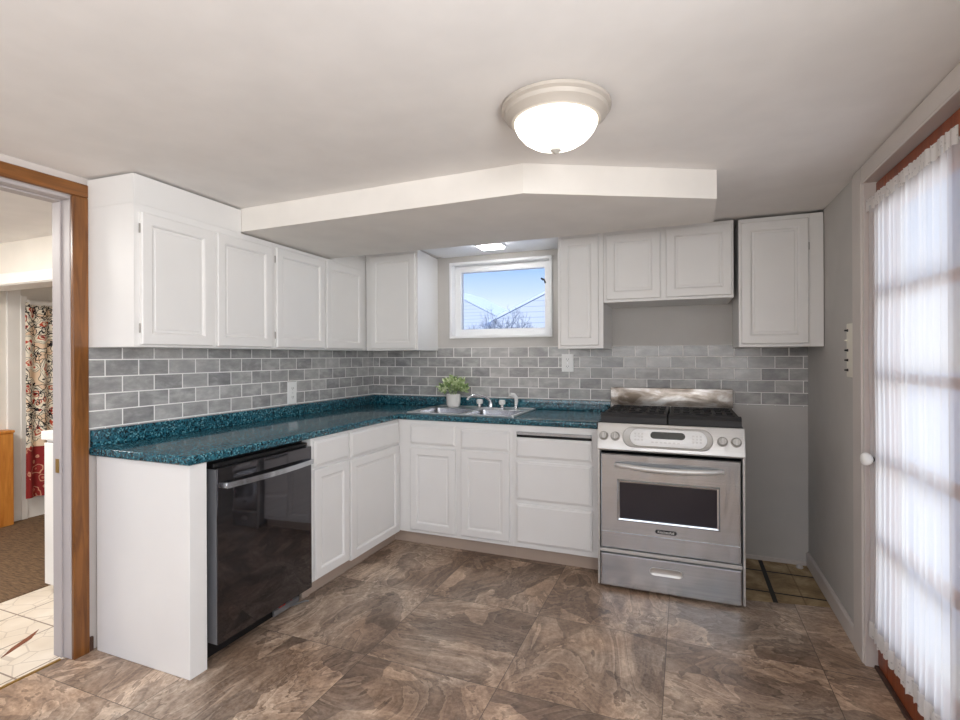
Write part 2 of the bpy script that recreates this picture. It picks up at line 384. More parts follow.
# ---- mesh builder
class MB:
    def __init__(s): s.b = bmesh.new()
    def box(s, x0, x1, y0, y1, z0, z1, bev=0., seg=1):
        vs = [s.b.verts.new((x, y, z)) for x in (x0, x1) for y in (y0, y1) for z in (z0, z1)]
        fs = [(0, 1, 3, 2), (4, 6, 7, 5), (0, 4, 5, 1), (2, 3, 7, 6), (0, 2, 6, 4), (1, 5, 7, 3)]
        F = [s.b.faces.new([vs[i] for i in f]) for f in fs]
        if bev > 0:
            E_ = list({e for f in F for e in f.edges})
            bmesh.ops.bevel(s.b, geom=E_, offset=bev, segments=seg, profile=.6, affect='EDGES', clamp_overlap=True)
        return s
    def loops(s, rings, close=True, cap0=True, cap1=True):
        V = [[s.b.verts.new(p) for p in r] for r in rings]
        n = len(V[0])
        for a, c in zip(V, V[1:]):
            for i in range(n if close else n - 1):
                j = (i + 1) % n
                s.b.faces.new((a[i], a[j], c[j], c[i]))
        if cap0: s.b.faces.new(V[0][::-1])
        if cap1: s.b.faces.new(V[-1])
        return s
    def tube(s, pts, r, n=12, sx=1., flat=None):
        pts = [Vector(p) for p in pts]; rings = []
        rs = r if isinstance(r, (list, tuple)) else [r] * len(pts)
        up = None
        for i, p in enumerate(pts):
            t = (pts[min(i + 1, len(pts) - 1)] - pts[max(i - 1, 0)]).normalized()
            if up is None:
                up = Vector((0, 0, 1)) if abs(t.z) < .9 else Vector((1, 0, 0))
            a = t.cross(up).normalized(); c = a.cross(t).normalized(); up = c
            rings.append([p + (a * math.cos(q) + c * math.sin(q) * sx) * rs[i] for q in [2 * PI * k / n for k in range(n)]])
        return s.loops(rings)
    def lathe(s, prof, c=(0, 0, 0), n=32, cap0=True, cap1=True):
        return s.loops([[(c[0] + r * math.cos(2 * PI * k / n), c[1] + r * math.sin(2 * PI * k / n), c[2] + z) for k in range(n)] for r, z in prof], cap0=cap0, cap1=cap1)
    def lathe_y(s, prof, c=(0, 0, 0), n=32, sx=1.):
        return s.loops([[(c[0] + r * math.cos(2 * PI * k / n), c[1] + y, c[2] + r * math.sin(2 * PI * k / n)) for k in range(n)] for r, y in prof])
    def prism(s, poly, z0, z1, axis='z'):
        f = {'z': lambda a, b, h: (a, b, h), 'y': lambda a, b, h: (a, h, b), 'x': lambda a, b, h: (h, a, b)}[axis]
        return s.loops([[f(a, b, z0) for a, b in poly], [f(a, b, z1) for a, b in poly]])
    def panel(s, x0, x1, z0, z1, prof):
        # rectangular rings (inset, y)
        rings = [[(x0 + i, y, z0 + i), (x1 - i, y, z0 + i), (x1 - i, y, z1 - i), (x0 + i, y, z1 - i)] for i, y in prof]
        return s.loops(rings)
    def build(s, name, mat, parent=None, smooth=None, recalc=True):
        if recalc: bmesh.ops.recalc_face_normals(s.b, faces=s.b.faces)
        me = bpy.data.meshes.new(name); s.b.to_mesh(me); s.b.free()
        if smooth is not None:
            for p in me.polygons: p.use_smooth = True
            me.set_sharp_from_angle(angle=math.radians(smooth))
        me.materials.append(MAT[mat] if isinstance(mat, str) else mat)
        o = bpy.data.objects.new(name, me); COL.objects.link(o)
        if parent is not None: o.parent = parent
        return o

def tag(o, label, cat, group=None, kind=None):
    o['label'] = label; o['category'] = cat
    if group: o['group'] = group
    if kind: o['kind'] = kind
    return o
def thing(name, label, cat, loc=(0, 0, 0), rz=0., group=None):
    o = bpy.data.objects.new(name, None); COL.objects.link(o); o.empty_display_size = .05
    o.location = loc; o.rotation_euler = (0, 0, rz)
    return tag(o, label, cat, group)
def struct(name, mb, mat, label, cat, parent=None):
    o = mb.build(name, mat, parent)
    if parent is None: tag(o, label, cat, None, 'structure')
    return o
def arc(c, r, a0, a1, n):
    return [(c[0] + r * math.cos(a0 + (a1 - a0) * k / n), c[1] + r * math.sin(a0 + (a1 - a0) * k / n)) for k in range(n + 1)]
def stadium(cx, cz, w_, h_, n=10):
    r = h_ / 2; d = w_ / 2 - r
    return arc((cx + d, cz), r, -PI / 2, PI / 2, n) + arc((cx - d, cz), r, PI / 2, 3 * PI / 2, n)

# ------------------------------------------------------------------ the setting
W, H, L = 3.159, 2.091, 2.226
YF = -4.9          # wall behind the camera
# floor: slate vinyl with a notch beside the range where the old floor shows
fl = MB()
fl.prism([(-.045, YF), (W + .05, YF), (W + .05, -.562), (2.755, -.640), (2.755, 0), (-.0, 0), (-.0, -2.231), (-.045, -2.31)], -.03, 0)
floor = struct('floor', fl, 'slate', 'brown slate-look vinyl tile floor of the kitchen', 'floor')
b = MB(); b.prism([(2.72, -.7), (W + .02, -.7), (W + .02, .0), (2.72, .0)], -.04, -.004)
struct('floor_old_tile', b, 'oldtile', 'bare old stone tile floor with black joints between range and right wall', 'floor')
b = MB(); b.box(-.92, -.046, YF, .0, -.04, -.001)
struct('floor_adjacent_tile', b, 'creamtile', 'cream patterned tile floor beyond the left doorway', 'floor')
b = MB(); b.box(-2.6, -.92, YF, .0, -.04, .004)
struct('floor_adjacent_carpet', b, 'carpet', 'brown carpet floor beyond the cream tiles', 'floor')
b = MB(); b.prism([(-.30, -2.40), (-.315, -2.36), (-.36, -2.26), (-.42, -2.20), (-.385, -2.27), (-.35, -2.34)], -.0009, .0008)
tag(b.build('floor_scuff', plain('rust_scuff', (122, 66, 36), .7)), 'reddish brown scuff on the cream tiles', 'floor mark', None, 'structure')
b = MB(); b.box(-.055, -.04, -3.2, -2.31, -.002, .004, .002)
struct('trim_threshold', b, MAT['brass'], 'thin metal strip between cream tiles and slate floor', 'threshold')

# back wall with window opening
wx0, wx1, wz0, wz1 = .735, 1.54, 1.455, 2.028
b = MB()
b.box(-.12, wx0, 0, .15, -.05, H + .05); b.box(wx1, W + .12, 0, .15, -.05, H + .05)
b.box(wx0, wx1, 0, .15, -.05, wz0); b.box(wx0, wx1, 0, .15, wz1, H + .05)
wall_back = struct('wall_back', b, 'wall', 'grey painted back wall with small window', 'wall')
b = MB(); b.box(.006, W, -.006, 0, .9785, 1.3665)
b.build('backsplash_tiles', 'tile_back', wall_back)
# left wall with opening to the adjacent room
b = MB()
b.box(-.11, 0, -2.278, 0, -.05, H + .05); b.box(-.11, 0, -3.25, -2.278, 2.0, H + .05); b.box(-.11, 0, YF, -3.25, -.05, H + .05)
wall_left = struct('wall_left', b, 'trim', 'white painted left wall with wide doorway', 'wall')
b = MB(); b.box(0, .006, -L, 0, .9785, 1.366)
b.build('backsplash_tiles', 'tile_left', wall_left)
# right wall with door opening, plus unseen opening added for the side fill lamp
dy0, dy1, dz1 = -1.93, -1.085, 2.03
b = MB()
b.box(W, W + .13, dy1, 0, -.05, H + .05); b.box(W, W + .13, -3.18, dy0, -.05, H + .05); b.box(W, W + .13, YF, -4.52, -.05, H + .05); b.box(W, W + .13, -4.52, -3.18, -.05, .95); b.box(W, W + .13, -4.52, -3.18, 1.95, H + .05); b.box(W, W + .13, dy0, dy1, dz1, H + .05)
struct('wall_right', b, 'wall', 'grey painted right wall around the glazed door', 'wall')
# wall behind the camera; its opening is added for the rear fill lamp
b = MB()
b.box(-.11, .25, YF - .12, YF, -.05, H + .05); b.box(2.85, W + .13, YF - .12, YF, -.05, H + .05)
b.box(.25, 2.85, YF - .12, YF, -.05, 1.1); b.box(.25, 2.85, YF - .12, YF, 2.0, H + .05)
struct('wall_front', b, 'wall', 'grey painted wall behind the viewpoint', 'wall')
b = MB(); b.box(-2.7, W + .13, YF - .12, .15, H, H + .08)
struct('ceiling', b, 'ceiling', 'off-white painted kitchen ceiling', 'ceiling')
# dropped soffit
b = MB(); b.prism([(.006, -1.622), (1.84, -1.664), (2.583, -1.275), (2.588, -.858), (.006, -.838)], 1.967, H - .0005)
struct('trim_soffit', b, 'soffit', 'dropped cream soffit with angled front hanging below the ceiling', 'soffit')

# adjacent room
b = MB(); b.box(-2.62, -2.5, YF, .0, -.05, H + .05)
struct('wall_adjacent_far', b, 'adjwall', 'cream far wall of the adjacent room', 'wall')
b = MB(); b.box(-2.5, -.11, -.12, .0, -.05, H + .05)
struct('wall_adjacent_side', b, 'adjwall', 'cream side wall of the adjacent room', 'wall')
b = MB(); b.box(-2.5, -.11, -1.65, -1.50, 1.83, H)
struct('wall_adjacent_header', b, 'adjwall', 'cream header beam crossing the adjacent room', 'wall')
b = MB(); b.box(-2.5, -.11, -1.672, -1.65, 1.80, 1.875, .004); b.box(-2.5, -.11, -1.66, -1.49, 1.795, 1.83, .003)
struct('trim_header', b, 'whitetrim', 'white moulding along the header beam', 'moulding')
b = MB()
b.box(-2.5, -2.478, -1.352, -1.262, 0, 1.86, .003); b.box(-2.5, -2.47, -1.268, -1.225, 0, 1.80, .003)
struct('trim_adjacent_casing', b, 'whitetrim', 'white fluted casing left of the floral curtain', 'casing')
b = MB(); b.box(-2.5, -2.482, -1.225, -.12, 0, .165, .004)
struct('baseboard_adjacent', b, 'whitetrim', 'tall white baseboard below the floral curtain', 'baseboard')

# doorway casing and jamb of the left wall
b = MB(); b.box(0, .018, -2.294, -2.2315, 0, 2.0, .003)
tr1 = struct('trim_1', b, 'casingwood', 'brown stained wood casing around the left doorway', 'casing')
b = MB(); b.box(0, .018, -3.31, -2.2315, 2.0005, 2.058, .003); b.build('head_casing', 'casingwoodh', tr1)
b = MB()
b.box(-.112, -.0005, -2.296, -2.2785, 0, 1.984, .002); b.box(-.112, -.0005, -3.25, -2.2785, 1.984, 1.9995, .002)
b.box(-.111, -.055, -2.303, -2.2955, 0, 1.977, .002); b.box(-.111, -.055, -3.25, -2.2955, 1.977, 1.9845, .002)
jb = struct('trim_2', b, 'jamb', 'pale grey jamb and stop inside the left doorway', 'door jamb')
b = MB(); b.box(-.090, -.066, -2.3045, -2.3025, .80, .86); b.build('strike_plate', 'brass', jb)
b = MB(); b.box(0, .012, -2.2305, -2.2125, 0, .062, .002)
struct('baseboard_left', b, 'darkbase', 'short dark wood baseboard piece beside the doorway casing', 'baseboard')

# right wall trims
b = MB(); b.prism([(W - .013, 0), (W, 0), (W, .085), (W - .006, .085), (W - .013, .075)], -.963, -.006, 'y')
struct('baseboard_right', b, 'trim', 'low grey-white baseboard along the right wall', 'baseboard')
b = MB(); b.box(2.76, W - .013, -.010, 0, -.004, .022, .002)
struct('baseboard_back', b, 'trim', 'narrow pale strip at the foot of the bare back wall', 'baseboard')
b = MB()
b.box(W - .018, W, dy1, -.965, 0, H - .002, .004); b.box(W - .018, W, -2.05, dy1 + .0005, 2.018, H - .002, .004)
b.box(W - .012, W + .11, dy1 - .016, dy1, 0, 2.014, .002)
b.box(W - .016, W + .11, dy0, dy1 - .0005, 2.0135, 2.029, .002)
b.box(W - .018, W, -2.05, dy0, 0, 2.018, .004); b.box(W - .012, W + .11, dy0, dy0 + .016, 0, 2.013, .002)
struct('trim_3', b, 'trim', 'greige painted casing and jamb around the glazed door', 'casing')
b = MB(); b.box(W + .018, W + .12, dy0 + .016, dy1 - .016, -.001, .013, .003)
struct('trim_4', b, 'darkbase', 'dark wood threshold under the glazed door', 'threshold')

# window in the back wall
b = MB()
def frame(b, x0, x1, z0, z1, wd, y0, y1, bev=.003):
    b.box(x0, x0 + wd, y0, y1, z0, z1, bev); b.box(x1 - wd, x1, y0, y1, z0, z1, bev)
    b.box(x0 + wd - bev, x1 - wd + bev, y0, y1, z1 - wd, z1, bev); b.box(x0 + wd - bev, x1 - wd + bev, y0, y1, z0, z0 + wd, bev)
frame(b, wx0 - .015, wx1 + .013, wz0 - .015, wz1 + .012, .022, -.012, .12)
win = struct('window_1', b, 'vinyl', 'small white vinyl awning window over the sink', 'window')
b = MB(); frame(b, wx0 + .008, wx1 - .01, wz0 + .008, wz1 - .011, .05, .055, .115)
sash = b.build('sash', 'vinyl', win)
b = MB(); frame(b, wx0 + .052, wx1 - .054, wz0 + .052, wz1 - .055, .006, .085, .098, .001)
b.build('gasket', 'dark', sash)
b = MB(); b.box(wx0 + .05, wx1 - .052, .09, .096, wz0 + .05, wz1 - .053); b.build('pane', 'glass', sash)
b = MB()
b.tube([(1.462, .083, 1.875), (1.452, .07, 1.885), (1.478, .06, 1.872), (1.487, .056, 1.845)], .007, 8)
b.build('latch', 'dark', win, 40)
for xx in (.83, 1.37):
    b = MB(); b.box(xx - .025, xx + .025, .048, .0555, 1.487, 1.497, .001); b.build('weep_cover', 'vinyl', win)

# ------------------------------------------------------------------ outside
b = MB(); b.box(-40, 40, .3, 60, -.6, -.45); tag(b.build('ground_outside', 'snow'), 'snowy ground outside the window', 'ground', None, 'structure')
def house(label, x0, x1, ridge, y0, y1, ze, zr, over=.35, group='neighbouring houses outside the window'):
    t = thing('house', label, 'house', ((x0 + x1) / 2, y0, -.45), 0, group)
    cx, cy = (x0 + x1) / 2, y0
    b = MB(); b.prism([(x0 - cx, 0), (x1 - cx, 0), (x1 - cx, ze + .45), (ridge - cx, zr + .45), (x0 - cx, ze + .45)], 0, y1 - y0, 'y')
    b.build('gable_wall', 'siding', t)
    b = MB()
    for xa, s in ((x0, -1), (x1, 1)):
        dx, dz = xa - ridge, ze - zr
        k = 1 + over / abs(dx)
        p0 = (ridge - cx, zr + .45 + .02); p1 = (ridge + dx * k - cx, zr + dz * k + .45 + .02)
        b.prism([p0, p1, (p1[0], p1[1] + .06), (p0[0], p0[1] + .06)], -.02, y1 - y0 + .3, 'y')
    b.build('roof', 'snow', t)
    return t
h1 = house('pale sided neighbour house with gable rising to the right', -1.95, 4.6, 1.35, 8.0, 14., 2.13, 3.62, .2)
b = MB(); b.box(-.35, -.05, -.05, .0, 2.45, 2.6); o = b.build('vent', 'graymetal', h1); o.location = (-1.38, 0, -.0)
h2 = house('snow-roofed neighbour house further back at left', -9.9, -2.9, -6.6, 14.5, 19., 2.15, 4.05, .2)

def tree():
    rnd = random.Random(5); b = MB()
    def branch(p, d, ln, r, lev):
        pts = [p]; q = p
        for k in range(3):
            d = (d + Vector((rnd.uniform(-.18, .18), rnd.uniform(-.18, .18), rnd.uniform(-.05, .15)))).normalized()
            q = q + d * ln / 3; pts.append(q)
        b.tube(pts, [r, r * .85, r * .7, r * .5], 5)
        if lev > 0:
            for k in range(4 if lev > 2 else 3):
                a = rnd.uniform(0, 2 * PI); tilt = rnd.uniform(.4, .95)
                pv = d.orthogonal().normalized(); pv.rotate(Matrix.Rotation(a, 3, d))
                nd = (d * math.cos(tilt) + pv * math.sin(tilt) + Vector((0, 0, .12))).normalized()
                branch(pts[rnd.choice((2, 3, 3))], nd, ln * rnd.uniform(.6, .8), r * .55, lev - 1)
    b.tube([(0, 0, 0), (.01, 0, .7), (0, .01, 1.45), (.01, 0, 1.75)], [.06, .05, .045, .03], 7)
    for k in range(9):
        a = 2 * PI * k / 9; sp_ = rnd.uniform(.45, 1.0)
        branch(Vector((.01, 0, 1.45 + .28 * (k % 3) / 2)), Vector((math.cos(a) * sp_, math.sin(a) * sp_, rnd.uniform(.55, 1.))).normalized(), rnd.uniform(.30, .40), .018, 4)
    return b.build('bare_tree', 'bark')
tr = tag(tree(), 'bare frosted tree outside the small window', 'tree'); tr.location = (-.66, 5.2, -.36)

# ------------------------------------------------------------------ cabinets
def door_front(b, x0, x1, z0, z1, yb, t=.018, rail=.052):
    yf = yb - t
    b.panel(x0, x1, z0, z1, [(0, yb), (0, yf + .004), (.004, yf), (rail - .006, yf), (rail, yf + .003), (rail + .004, yf + .011), (rail + .014, yf + .011), (rail + .018, yf + .0085)])
def slab_front(b, x0, x1, z0, z1, yb, t=.018):
    yf = yb - t
    b.panel(x0, x1, z0, z1, [(0, yb), (0, yf + .008), (.004, yf + .005), (.010, yf + .003), (.014, yf)])
def hinges(parent, x, z0, z1, y):
    for z in (z0 + .07, z1 - .07):
        b = MB(); b.lathe([(.0032, -.02), (.0032, .02)], (x, y, z), 10); b.build('hinge', 'hinge', parent, 40)

GW = 'white wall cabinets'; GB = 'white base cabinets'
def wall_cab(label, loc, rz, w_, d, z0, z1, doors, rail=.05, hinge=(), skew=0.):
    t = thing('wall_cabinet', label, 'cabinet', (loc[0], loc[1], z0), rz, GW)
    h = z1 - z0
    b = MB()
    if skew: b.prism([(0, -d), (w_, -d), (w_ - skew, 0), (0, 0)], 0, h)
    else: b.box(0, w_, -d, 0, 0, h, .0015)
    b.build('body', 'cab', t)
    for k, (x0, x1, a, c) in enumerate(doors):
        b = MB(); door_front(b, x0, x1, a - z0, c - z0, -d - .0005, rail=rail); dr = b.build('door', 'cab', t)
        if k in hinge: hinges(dr, x0 - .002, a - z0, c - z0, -d - .006)
    return t
# left run, out of square with the wall; its backs follow the wall
ang = math.atan2(.083, 1.80)
FX, FY = .293, -2.2185
def left_cab(label, s0, s1, doors, hinge, boxtop):
    ca, sa = math.cos(ang), math.sin(ang)
    def dep(q): return (FX - sa * q - .009) / ca
    D0 = dep(s0)
    loc = (FX - sa * s0 - ca * D0, FY + ca * s0 - sa * D0, 1.345)
    t = thing('wall_cabinet', label, 'cabinet', loc, PI / 2 + ang, GW)
    w_ = s1 - s0
    def poly(a, c): return [(a - s0, -D0), (c - s0, -D0), (c - s0, -D0 + dep(c)), (a - s0, -D0 + dep(a))]
    b = MB(); b.prism(poly(s0, s1), 0, .612); b.build('body', 'cab', t)
    for k, (a, c, top) in enumerate(doors):
        b = MB(); door_front(b, a - s0, c - s0, .010, top - 1.345, -D0 - .0005, rail=.05); dr = b.build('door', 'cab', t)
        if k in hinge: hinges(dr, a - s0 - .002, .010, top - 1.345, -D0 - .006)
    b = MB(); b.prism(poly(*boxtop), .6125, H - .010 - 1.345); b.build('box_top', 'cab', t)
    return t
left_cab('white two-door wall cabinet nearest the doorway, with boxed top reaching the ceiling', 0, .818,
         [(.024, .388, 1.922), (.420, .800, 1.924)], (0,), (0, .588))
left_cab('white two-door wall cabinet between the boxed-top cabinet and the corner', .8195, 1.807,
         [(.837, 1.285, 1.934), (1.306, 1.745, 1.940)], (0,), (1.40, 1.807))
BZ = 1.345
wall_cab('white single-door corner wall cabinet left of the window', (.212, -.001), 0, .444, .409, BZ, H - .012, [(.046, .430, BZ + .012, 2.05)], skew=.042)
wall_cab('white narrow single-door wall cabinet right of the window', (1.69, -.001), 0, .290, .409, BZ, H - .014, [(.02, .262, BZ + .02, 2.055)])
wall_cab('short white double-door wall cabinet above the range', (1.9815, -.001), 0, .735, .409, 1.632, H - .014, [(.018, .338, 1.648, 2.052), (.370, .725, 1.648, 2.058)])
wf = wall_cab('white single-door wall cabinet against the right wall', (2.742, -.001), 0, .350, .409, BZ, H - .016, [(.013, .341, BZ + .018, 2.05)])
b = MB(); b.box(.350, W - 2.742 - .004, -.409, -.385, 0, H - .016 - BZ, .001); b.build('filler_strip', 'cab', wf)
hb = MB(); hb.lathe([(.003, -.02), (.003, .02)], (.3435, -.416, .55), 8); hb.build('hinge', 'hinge', wf)

# base cabinets -- z0 is the floor; toe kick recessed
def base_body(w_, d, h, toe=.06, toez=.095, inner=None):
    b = MB(); b.box(0, w_, -d, -.01, toez, h, .0015)
    return b
def base_cab(label, loc, rz, w_, fronts, d=.603, toe_x=(0, None), hollow=False):
    t = thing('base_cabinet', label, 'cabinet', loc, rz, GB)
    b = MB()
    if hollow:
        b.box(0, w_, -d, -d + .018, .095, .863); b.box(0, .016, -d + .018, -.01, .095, .863); b.box(w_ - .016, w_, -d + .018, -.01, .095, .863)
        b.box(.016, w_ - .016, -d + .018, -.01, .095, .113); b.box(.016, w_ - .016, -.022, -.01, .113, .863)
    else: b.box(0, w_, -d, -.01, .095, .863, .0015)
    b.build('body', 'cab', t)
    b = MB(); b.box(toe_x[0], toe_x[1] if toe_x[1] is not None else w_, -d + .06, -d + .075, .001, .095); b.build('toe_kick', 'toe', t)
    for f in fronts:
        b = MB(); kind, x0, x1, z0, z1 = f
        if kind == 'door': door_front(b, x0, x1, z0, z1, -d - .0005); b.build('door', 'cab', t)
        else:
            slab_front(b, x0, x1, z0, z1, -d - .0005); b.build('drawer' if kind == 'drawer' else 'false_front', 'cab', t)
    return t
# left run: x towards the back wall; its front faces the room
yL = -1.495
base_cab('white base cabinet with two drawers over two doors, between dishwasher and inside corner', (0.006, yL, 0), PI / 2, .887, [
    ('drawer', .014, .312, .708, .848), ('drawer', .330, .880, .700, .848),
    ('door', .014, .312, .105, .694), ('door', .330, .880, .092, .688)], d=.599, toe_x=(0, .948))
cab_s = base_cab('white sink base cabinet with two doors under false drawer fronts', (.605, -.006, 0), 0, .840, [
    ('false', .103, .443, .703, .833), ('false', .482, .818, .694, .820),
    ('door', .103, .443, .118, .680), ('door', .482, .818, .122, .684)], d=.599, toe_x=(-.062, .840), hollow=True)
cab_d = base_cab('white base cabinet with three drawers and a pull-out board slot beside the range', (1.4455, -.006, 0), 0, .530, [
    ('drawer', .022, .494, .663, .788), ('drawer', .022, .494, .398, .640), ('drawer', .022, .494, .128, .372)], d=.599)
b = MB(); b.box(.024, .492, -.612, -.6, .806, .825, .002); b.build('cutting_board', 'steel', cab_d)
b = MB(); b.box(.024, .492, -.604, -.599, .790, .805); b.build('board_slot', 'gap', cab_d)

# end panel at the doorway side of the dishwasher
b = MB(); b.box(.028, .605, -2.2095, -2.128, 0, .863, .002)
ep = tag(b.build('end_panel', 'cab'), 'white end panel beside the dishwasher nearest the doorway', 'panel')

# ------------------------------------------------------------------ countertop
def countertop():
    xs = [.007, .6215, .672, 1.412, 1.972]; ys = [-2.226, -.6215, -.545, -.075, -.007]
    bm = bmesh.new(); vv = {}
    def V(i, j):
        if (i, j) not in vv: vv[(i, j)] = bm.verts.new((xs[i], ys[j], .865))
        return vv[(i, j)]
    for i in range(4):
        for j in range(4):
            if i > 0 and j < 1: continue
            if i == 2 and j == 2: continue
            bm.faces.new((V(i, j), V(i + 1, j), V(i + 1, j + 1), V(i, j + 1)))
    r = bmesh.ops.extrude_face_region(bm, geom=bm.faces[:])
    vs = [g for g in r['geom'] if isinstance(g, bmesh.types.BMVert)]
    bmesh.ops.translate(bm, verts=vs, vec=(0, 0, .038))
    bmesh.ops.recalc_face_normals(bm, faces=bm.faces)
    def front(p): return (abs(p.x - .6215) < 1e-4 and p.y < -.62) or (abs(p.y + .6215) < 1e-4 and p.x > .62) or abs(p.y + 2.226) < 1e-4
    es = [e for e in bm.edges if all(front(v.co) for v in e.verts) and abs(e.verts[0].co.z - e.verts[1].co.z) < 1e-5
          and len(e.link_faces) == 2 and abs(e.link_faces[0].normal.dot(e.link_faces[1].normal)) < .5]
    bmesh.ops.bevel(bm, geom=es, offset=.009, segments=3, profile=.5, affect='EDGES')
    m = MB(); m.b.free(); m.b = bm
    return m
ct = tag(countertop().build('countertop', 'counter', None, 30), 'teal speckled laminate L-shaped countertop', 'countertop')
b = MB(); b.box(.007, .027, -2.224, -.007, .9032, .978, .004, 2); b.box(.0265, 1.972, -.027, -.007, .9032, .978, .004, 2)
b.build('backsplash_lip', 'counter', ct, 40)

# ------------------------------------------------------------------ sink, faucet, sprayer, plant
sk = thing('sink', 'stainless double-bowl drop-in sink below the small window', 'sink', (0, 0, .9035))
b = MB()
X = [.652, .692, 1.030, 1.062, 1.392, 1.432]; Y = [-.568, -.530, -.180, -.034]
for i in range(5):
    for j in range(3):
        if j == 1 and i in (1, 3): continue
        b.box(X[i], X[i + 1], Y[j], Y[j + 1], 0, .005)
bmesh.ops.remove_doubles(b.b, verts=b.b.verts, dist=1e-4)
b.tube([(.656, -.564, .005), (1.428, -.564, .005)], .006, 8); b.tube([(.656, -.038, .005), (1.428, -.038, .005)], .006, 8)
b.tube([(.656, -.564, .005), (.656, -.038, .005)], .006, 8); b.tube([(1.428, -.564, .005), (1.428, -.038, .005)], .006, 8)
b.build('rim', 'sinkrim', sk)
for x0, x1 in ((.692, 1.030), (1.062, 1.392)):
    b = MB(); rr = .045
    def rrect(x0, x1, y0, y1, r, z):
        return [(px, py, z) for px, py in arc((x1 - r, y0 + r), r, -PI / 2, 0, 5) + arc((x1 - r, y1 - r), r, 0, PI / 2, 5) + arc((x0 + r, y1 - r), r, PI / 2, PI, 5) + arc((x0 + r, y0 + r), r, PI, 1.5 * PI, 5)]
    y0, y1 = -.530, -.180
    b.loops([rrect(x0 - .003, x1 + .003, y0 - .003, y1 + .003, .02, .0052), rrect(x0 + .002, x1 - .002, y0 + .002, y1 - .002, .03, .001), rrect(x0 + .010, x1 - .010, y0 + .010, y1 - .010, rr, -.13),
             rrect(x0 + .03, x1 - .03, y0 + .03, y1 - .03, rr, -.158), rrect(x0 + .11, x1 - .11, y0 + .11, y1 - .11, rr, -.162)], cap0=False)
    ba = b.build('basin', 'sinksteel', sk, 40, recalc=False)
    b = MB(); b.lathe([(.038, -.1615), (.036, -.158), (.026, -.159), (.02, -.1608)], ((x0 + x1) / 2, (y0 + y1) / 2, 0), 20, cap0=False); b.build('drain', 'chrome', ba, 40)

fx, fy = 1.105, -.105
fc = thing('faucet', 'chrome two-handle kitchen faucet with low curved spout', 'faucet', (fx, fy, .909))
b = MB(); b.prism([(p_[0], p_[1]) for p_ in stadium(0, 0, .25, .045)], 0, .012)
b.build('base_plate', 'chrome', fc, 40)
b = MB()
b.lathe([(.020, .010), (.018, .03), (.015, .045)], (0, 0, 0), 16)
b.tube([(0, 0, .04), (-.01, -.004, .068), (-.04, -.02, .094), (-.09, -.05, .108), (-.135, -.085, .106), (-.160, -.105, .090), (-.165, -.11, .072)], [.013, .012, .011, .010, .010, .010, .011], 12)
b.build('spout', 'chrome', fc, 50)
for xx in (-.10, .10):
    b = MB(); b.lathe([(.017, .010), (.014, .024), (.012, .032)], (xx, 0, 0), 16); hs = b.build('handle', 'chrome', fc, 40)
    b = MB(); b.lathe([(.012, .032), (.024, .036), (.027, .048), (.026, .064), (.02, .072), (.004, .073)], (xx, 0, 0), 16); b.build('knob_cap', 'whiteplastic', hs, 40)
sp = thing('sink_sprayer', 'white side sprayer standing right of the faucet', 'sprayer', (1.30, -.095, .909))
b = MB(); b.lathe([(.022, 0), (.022, .006), (.015, .010), (.014, .03)], (0, 0, 0), 16); b.build('holder', 'chrome', sp, 40)
b = MB(); b.tube([(0, 0, .03), (.002, 0, .06), (0, -.002, .085), (-.012, -.012, .103), (-.034, -.03, .108)], [.012, .013, .014, .015, .014], 12); b.build('spray_head', 'whiteplastic', sp, 40)

fc.scale = (.9, .9, .9)
pl = thing('potted_plant', 'small leafy green plant in a white pot behind the sink', 'plant', (.80, -.112, .909))
b = MB(); b.lathe([(.035, 0), (.046, .006), (.054, .03), (.054, .096), (.051, .1), (.048, .096), (.048, .082)], (0, 0, 0), 28); b.build('pot', 'ceramic', pl, 45)
b = MB(); b.lathe([(.0475, .079), (.0475, .083)], (0, 0, 0), 20); b.build('soil', plain('potting_soil', (58, 44, 34), .95), pl)
b = MB(); rnd = random.Random(3)
for k in range(330):
    th = rnd.uniform(0, 2 * PI); ph = math.acos(rnd.uniform(-.12, 1)); rr = .102 * rnd.uniform(.45, 1.)
    d = Vector((math.sin(ph) * math.cos(th) * 1.08, math.sin(ph) * math.sin(th) * .95, math.cos(ph) * .92))
    c = Vector((0, 0, .128)) + d * rr
    if abs(c.y) > .075: c.y = .075 * (1 if c.y > 0 else -1)
    u = (d + Vector((rnd.uniform(-.6, .6), rnd.uniform(-.6, .6), rnd.uniform(-.2, .7)))).normalized()
    s = u.cross(Vector((rnd.uniform(-1, 1), rnd.uniform(-1, 1), rnd.uniform(-1, 1)))).normalized(); n = u.cross(s)
    ln, wd = rnd.uniform(.028, .044), rnd.uniform(.007, .011)
    q = [c, c + u * ln * .35 + s * wd, c + u * ln * .75 + s * wd * .8, c + u * ln, c + u * ln * .75 - s * wd * .8, c + u * ln * .35 - s * wd]
    mid = [c + u * ln * .35 - n * wd * .5, c + u * ln * .75 - n * wd * .4]
    Q = [b.b.verts.new(x) for x in q]; Mi = [b.b.verts.new(x) for x in mid]
    for f in ((Q[0], Q[1], Mi[0]), (Q[1], Q[2], Mi[1], Mi[0]), (Q[2], Q[3], Mi[1]), (Q[3], Q[4], Mi[1]), (Q[4], Q[5], Mi[0], Mi[1]), (Q[5], Q[0], Mi[0])): b.b.faces.new(f)
for k in range(14):
    th = rnd.uniform(0, 2 * PI); r_ = rnd.uniform(.01, .03); e = Vector((math.cos(th) * r_ * 2, math.sin(th) * r_ * 2, .15))
    b.tube([(math.cos(th) * r_ * .6, math.sin(th) * r_ * .6, .08), e], .0016, 5)
b.build('foliage', 'leaf', pl, recalc=False)

